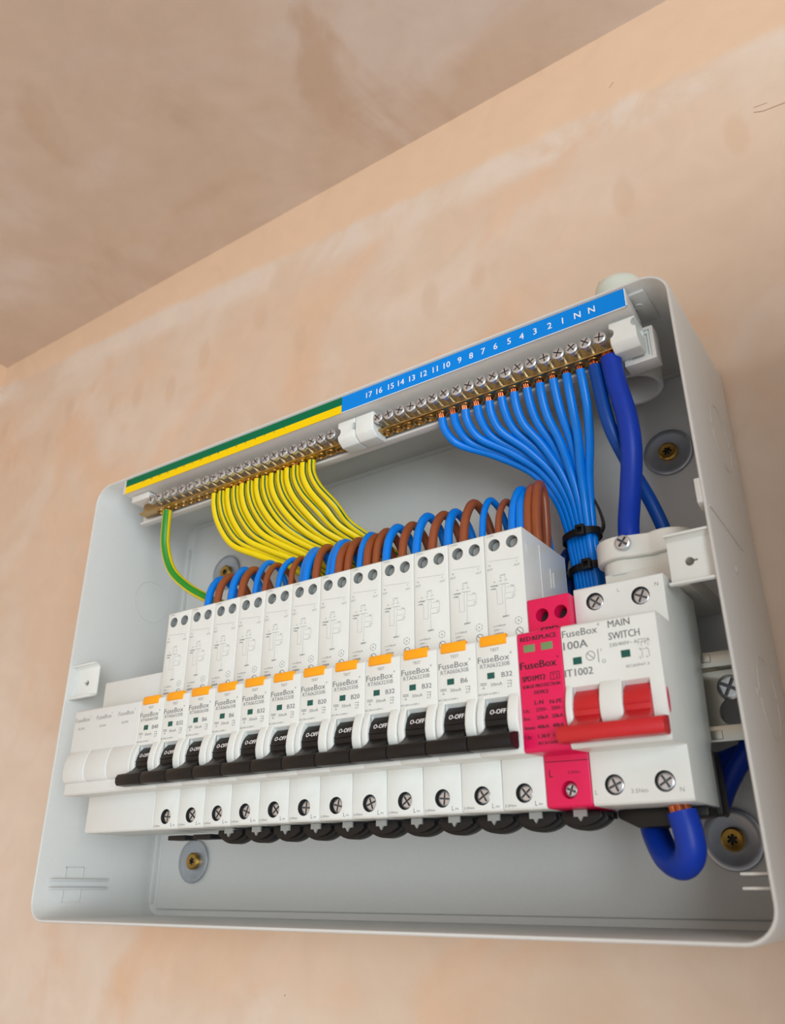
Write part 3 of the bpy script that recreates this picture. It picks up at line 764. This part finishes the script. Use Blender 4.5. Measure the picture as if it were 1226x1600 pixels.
# ------------------------------------------------------------------ terminal bars
BY, BZ = 14.6, 197.2
def bar(name, label, xs, x0, x1):
    t = root(name, label, 'terminal bar', ((x0+x1)/2, BY, BZ)); o_ = (-(x0+x1)/2, -BY, -BZ)
    bm = bmesh.new()
    prism(bm, [(9.4, 192.6), (9.4, 193.7), (12.4, 194.1), (12.4, 200.8), (17, 200.8), (17, 192.6)], x0, x1, 'x')
    link('brass_bar', baked(mesh_from(bm, 'brass'), .25, 2), t, o_)
    bm = bmesh.new()
    for x in xs:                                  # tunnel mouths, one under each screw
        a = [[bm.verts.new((x+r*math.cos(2*math.pi*k/16), 13.6+r*math.sin(2*math.pi*k/16), z)) for k in range(16)] for r, z in ((3.1, 193.6), (3.0, 192.2), (2.3, 191.9), (2.0, 193.3))]
        for i in range(3):
            for k in range(16): bm.faces.new((a[i][k], a[i][(k+1) % 16], a[i+1][(k+1) % 16], a[i+1][k]))
    link('tunnel_rims', mesh_from(bm, 'brass', 50), t, o_)
    for x in xs:
        s = link('terminal_screw', SCR_BAR, t, (x+o_[0], 4.6+random.uniform(-.5, .4)+o_[1], BZ+0.4+o_[2])); s.rotation_euler[1] = random.uniform(0, 1.5)
    return t
XS_N = [134.4+6.76*k for k in range(19)]
XS_E = [-41.5+6.9*k for k in range(22)]
bar('neutral_terminal_bar', 'brass neutral terminal bar with zinc screws and blue wires, on the right', XS_N, 130.5, 262)
bar('earth_terminal_bar', 'brass earth terminal bar with zinc screws and yellow green wires, on the left', XS_E, -58, 108.5)

# ------------------------------------------------------------------ cables
def cable(name, label, cat, pts, r, m, group=None, stripe=None, bare=0.0, n=10, seg=8, up=Vector((0, -1, 0)), end_bare=0.0):
    """single cable: origin at its first point; bare = copper showing at the start"""
    P0 = Vector(pts[0])
    pp = [Vector(p)-P0 for p in pts]
    bm = bmesh.new(); tube(bm, pp, r, n, 0, stripe, False, up, seg)
    o = link(name, mesh_from(bm, m, 60), None, P0); tag(o, label, cat, group)
    def copper(a, b):
        bm = bmesh.new()
        d = (b-a); L_ = d.length; d.normalize(); u = d.orthogonal().normalized(); v = d.cross(u)
        rr = r*0.78
        for k in range(7):
            of = Vector((0, 0, 0)) if k == 6 else (u*math.cos(k*math.pi/3)+v*math.sin(k*math.pi/3))*rr*0.62
            tube(bm, [a+of, a+of+d*L_*0.5+v*0.1, b+of], rr*0.42, 6, raw=True)
        link('copper_end', mesh_from(bm, 'copper', 60), o)
    if bare: copper(Vector((0, 0, 0)), (pp[0]-pp[1]).normalized()*bare)
    if end_bare: copper(Vector(pp[-1]), pp[-1]+(pp[-1]-pp[-2]).normalized()*end_bare)
    return o
ordn = ['first', 'second', 'third', 'fourth', 'fifth', 'sixth', 'seventh', 'eighth', 'ninth', 'tenth', 'eleventh', 'twelfth', 'thirteenth', 'fourteenth']

# wires rising from the back of every breaker, over the top and down behind it
for i in range(12):
    dbl = {4: ('blue',), 5: ('blue', 'brown'), 6: ('brown',), 11: ('blue', 'brown')}.get(i, ())
    for nm, m, xl in (('blue', 'blue', 4.6), ('brown', 'brown', 12.9)):
        ks = (-2.0, 2.0) if nm in dbl else (0,)
        for k in ks:
            x = i*W+xl+k+random.uniform(-.5, .5)
            h = random.uniform(-1.0, 2.5)+(4 if i > 7 else 2)
            y0 = 19+random.uniform(-1, 1.5); lean = random.uniform(-1.5, 1.5)
            r = 2.25 if not (i in (2, 3) or (i == 10)) else 1.65
            pts = [(x, y0, 110.5), (x, y0, 122), (x+lean*.4, y0+2.5, 133+h*.5), (x+lean, y0+10, 140+h), (x+lean+.6, y0+19, 137.5+h), (x+lean+1.2, y0+26.5, 128+h*.5), (x+lean+1.6, y0+29, 116), (x+lean+2, y0+30, 96), (x+lean, y0+31, 74)]
            if i == 11 and nm == 'brown': pts = pts[:3]+[(x-k*.1, y0+7, 139+h), (x-1, y0+13, 138+h), (x-3, y0+18, 128), (x-6, y0+23, 114), (x-8, y0+27, 96), (x-8, y0+29, 74)]
            side = '' if len(ks) == 1 else (' left of a pair' if k < 0 else ' right of a pair')
            cable('circuit_wire', f'{nm} wire{side} looping over the {ordn[i]} breaker from the blank covers', 'wire', pts, r, m, 'wires looping over the breakers', n=10, seg=5)
# small white core showing behind the first loop
# blue neutrals fanning from the bar into the tied bundle
NB = []
for k in range(13):
    xs = XS_N[5+k]
    tx = 209.5+k*2.05 if k < 12 else 234
    if k == 12: continue
    f = k/11
    lay = k % 2
    LP = [(xs, 13.8, 190.6), (167.6, 16.5, 186.0), (170.5, 23, 179.5), (187, 33, 171.5), (203.5, 41.5, 160), (212.8, 45.0, 144), (216.6, 46.2, 128), (217.6, 46.4, 118)]
    RP = [(xs, 13.8, 190.6), (242.6, 14.6, 184), (241.8, 18, 174), (238.4, 25, 162), (232.8, 34, 149), (229.8, 40, 138), (228.4, 43.2, 127), (228.0, 44, 118)]
    xl = 168.2
    pts = [tuple(a*(1-f)+b*f for a, b in zip(p, q)) for p, q in zip(LP, RP)]
    pts[0] = (xs, 13.8, 190.6)
    pts = [(x, y+lay*3.6*min(1, n_/4), z) for n_, (x, y, z) in enumerate(pts)]
    ex, ey = pts[-1][0], pts[-1][1]
    pts += [(ex-.5, ey+5, 103), (ex-1, ey+8, 84), (ex-1, ey+9, 62)]
    o = cable('neutral_wire', f'blue neutral wire, {ordn[k]} from the left on the neutral bar, fanning into the tied bundle', 'wire', pts, 2.15, 'blue', 'blue wires from the neutral bar', bare=3.2, n=12)
# two heavier tails at the right end
cable('neutral_tail', 'dark mid blue cable next to the thick one at the right end of the bar', 'cable',
      [(249.4, 14.2, 190.0), (250.0, 15, 180), (251.5, 18, 160), (254.5, 27, 145), (259, 40, 128), (262, 46, 112), (263, 50, 92), (263, 54, 70)], 3.1, 'mblue', bare=4.0, n=16)
cable('neutral_tail', 'thick royal blue cable hanging from the right end of the neutral bar', 'cable',
      [(257.4, 13.0, 190.6), (258.2, 13.6, 178), (260.4, 15, 160), (259.8, 17.5, 145), (255.0, 24, 129), (249.6, 32, 115), (248.5, 35.5, 104), (249, 38, 92)], 4.6, 'dblue', bare=3.0, n=20)

# earth wires
cable('earth_wire', 'single thick green and yellow wire curving down alone at the left end', 'wire',
      [(-35.5, 13.8, 191.5), (-36.2, 14.6, 182), (-37.2, 17, 168), (-33.5, 21, 153), (-22, 25, 141), (-6, 29, 131), (8, 33, 124), (18, 36, 116)], 2.9, ['yellow', 'green2'], stripe=(-2, 1, 1), bare=2.5, n=14, up=Vector((0.3, -1, 0)))
for k in range(14):
    xs = XS_E[7]+k*(XS_E[18]-XS_E[7])/13
    f = k/13
    lay = k % 2
    ex = 44+60*f; ez = 146.5+5*f
    g = random.uniform(-.8, .8)
    pts = [(xs, 13.8, 191.6), (xs+.2, 14.4, 184), (xs+1.6+1.4*f, 17, 174+g*.5+2*f), (xs+8.5+2*f, 23, 160+g+5*f), (xs+(ex-xs)*.62, 30+1.5*lay, 152+g*.6+5*f), (ex, 38+1.5*lay, 145.5+3.5*f), (ex+14, 47+2*lay, 135+2*f), (ex+22, 53+2*lay, 118), (ex+25, 56, 92)]
    cable('earth_wire', f'yellow wire with thin green stripe, {ordn[k]} of the dense earth row from the left', 'wire', pts, 2.25, ['yellow', 'green'], 'yellow green wires from the earth bar', stripe=(-3+k % 2, -2+k % 2, 1), bare=2.4, n=14)
# tail looping under the main switch
cable('neutral_tail', 'thick royal blue tail looping under the main switch and back up behind', 'cable',
      [(261.0, 13.5, -2.2), (262.2, 13.6, -9), (261.8, 15, -15.5), (257.5, 19, -19.0), (251.0, 25, -17.0), (246.0, 31, -10.5), (243.0, 36, -3), (241, 45, 5), (243, 56, 13), (252, 62, 17), (266, 64, 19), (277, 63, 22)], 5.2, 'dblue', bare=2.4, n=20)
cable('neutral_tail', 'dark blue cable in shadow below the rail end behind the main switch', 'cable',
      [(262, 58, 0), (266, 58, 8), (271, 59, 16), (277, 60, 24), (281, 62, 36)], 4.0, 'dblue', n=14)

for lab, pts in (('dark blue wire bending left behind the tied bundle, the upper of two', [(226, 57, 100), (223, 58, 113), (216, 59.5, 123), (209, 60.5, 122), (205, 61, 110), (204, 61, 88)]),
                 ('dark blue wire bending left behind the tied bundle, the lower of two', [(222, 60.5, 92), (219.5, 61.5, 104), (214, 63, 114), (208.5, 65, 111), (206.5, 65, 98), (206, 65, 80)])):
    cable('neutral_wire', lab, 'wire', pts, 2.6, 'mblue', n=12)

# cable ties
def tie(label, c, rx, ry, tilt, tail=False):
    t = root('cable_tie', label, 'cable tie', c, 'black cable ties on the blue bundle')
    bm = bmesh.new(); nn = 32
    prof = ((0, -1.7), (0.9, -1.7), (0.9, 1.7), (0, 1.7))
    rings = []
    for k in range(nn):
        a = 2*math.pi*k/nn
        rings.append([bm.verts.new(((rx+q)*math.cos(a), (ry+q)*math.sin(a), z+tilt*math.cos(a))) for q, z in prof])
    for k in range(nn):
        for j in range(4): bm.faces.new((rings[k][j], rings[(k+1) % nn][j], rings[(k+1) % nn][(j+1) % 4], rings[k][(j+1) % 4]))
    link('strap', mesh_from(bm, 'black', 40), t)
    bm = bmesh.new(); box(bm, 0.5, 4.7, -ry-3.2, -ry+.2, -2.6, 2.6)
    def f(b): box(b, 1.5, 3.7, -ry-6, -ry-1.0, -1.2, 1.2)
    link('head', baked(mesh_from(bm, 'black'), .4, 2, [cutter(f, 'black')]), t)
    if tail:
        bm = bmesh.new(); pts = spline([(rx-1.5, 1, -1), (rx+1.6, 0, 3), (rx+1.2, -1, 10), (rx-1.2, -1.5, 18), (rx-2.5, -1.5, 22)], 6)
        va = []
        for p in pts: va.append([bm.verts.new(p+Vector(q)) for q in ((0, -1.3, 0), (0.9, -1.3, 0), (0.9, 1.3, 0), (0, 1.3, 0))])
        for a, b in zip(va[:-1], va[1:]):
            for j in range(4): bm.faces.new((a[j], a[(j+1) % 4], b[(j+1) % 4], b[j]))
        bm.faces.new(va[0]); bm.faces.new(va[-1][::-1])
        link('tail', mesh_from(bm, 'black'), t)
tie('black cable tie around the blue bundle, upper of the two', (223.3, 45.8, 122.5), 8.6, 7.0, 1.0, True)
tie('black cable tie around the blue bundle, lower of the two by the breaker side', (222.8, 51.0, 107.5), 8.8, 7.2, 1.0)

# ------------------------------------------------------------------ tails clamp above the main switch
t = root('cable_clamp', 'milky white plastic cable clamp with a front screw above the main switch', 'clamp', (255, 34, 86))
off = (-255, -34, -86)
def eight(r, g=0.0):
    c1, c2 = (245.0, 36.0), (264.5, 38.0)
    out = []
    for k in range(15):
        a = math.radians(60+240*k/14); out.append((c1[0]+r*math.cos(a), c1[1]+r*math.sin(a)))
    for k in range(15):
        a = math.radians(-120+240*k/14); out.append((c2[0]+r*math.cos(a), c2[1]+r*math.sin(a)))
    return out
bm = bmesh.new(); prism(bm, eight(11.5), 100.5, 110.5, 'z')
link('clamp_top', baked(mesh_from(bm, 'clampw'), .9, 3, (), 40), t, off)
bm = bmesh.new(); prism(bm, eight(9.0), 94, 100.5, 'z'); box(bm, 238, 272.5, 28, 46, 84, 95)
link('clamp_base', baked(mesh_from(bm, 'clampw'), .6, 3, (), 40), t, off)
o = link('clamp_screw', SCR_PAN, t, (249.0+off[0], 22.6+off[1], 106.4+off[2])); o.rotation_euler[1] = 0.7
bm = bmesh.new(); box(bm, 239, 272, 46, 78, 85, 93); link('arm', baked(mesh_from(bm, 'clampw'), .6, 2), t, off)
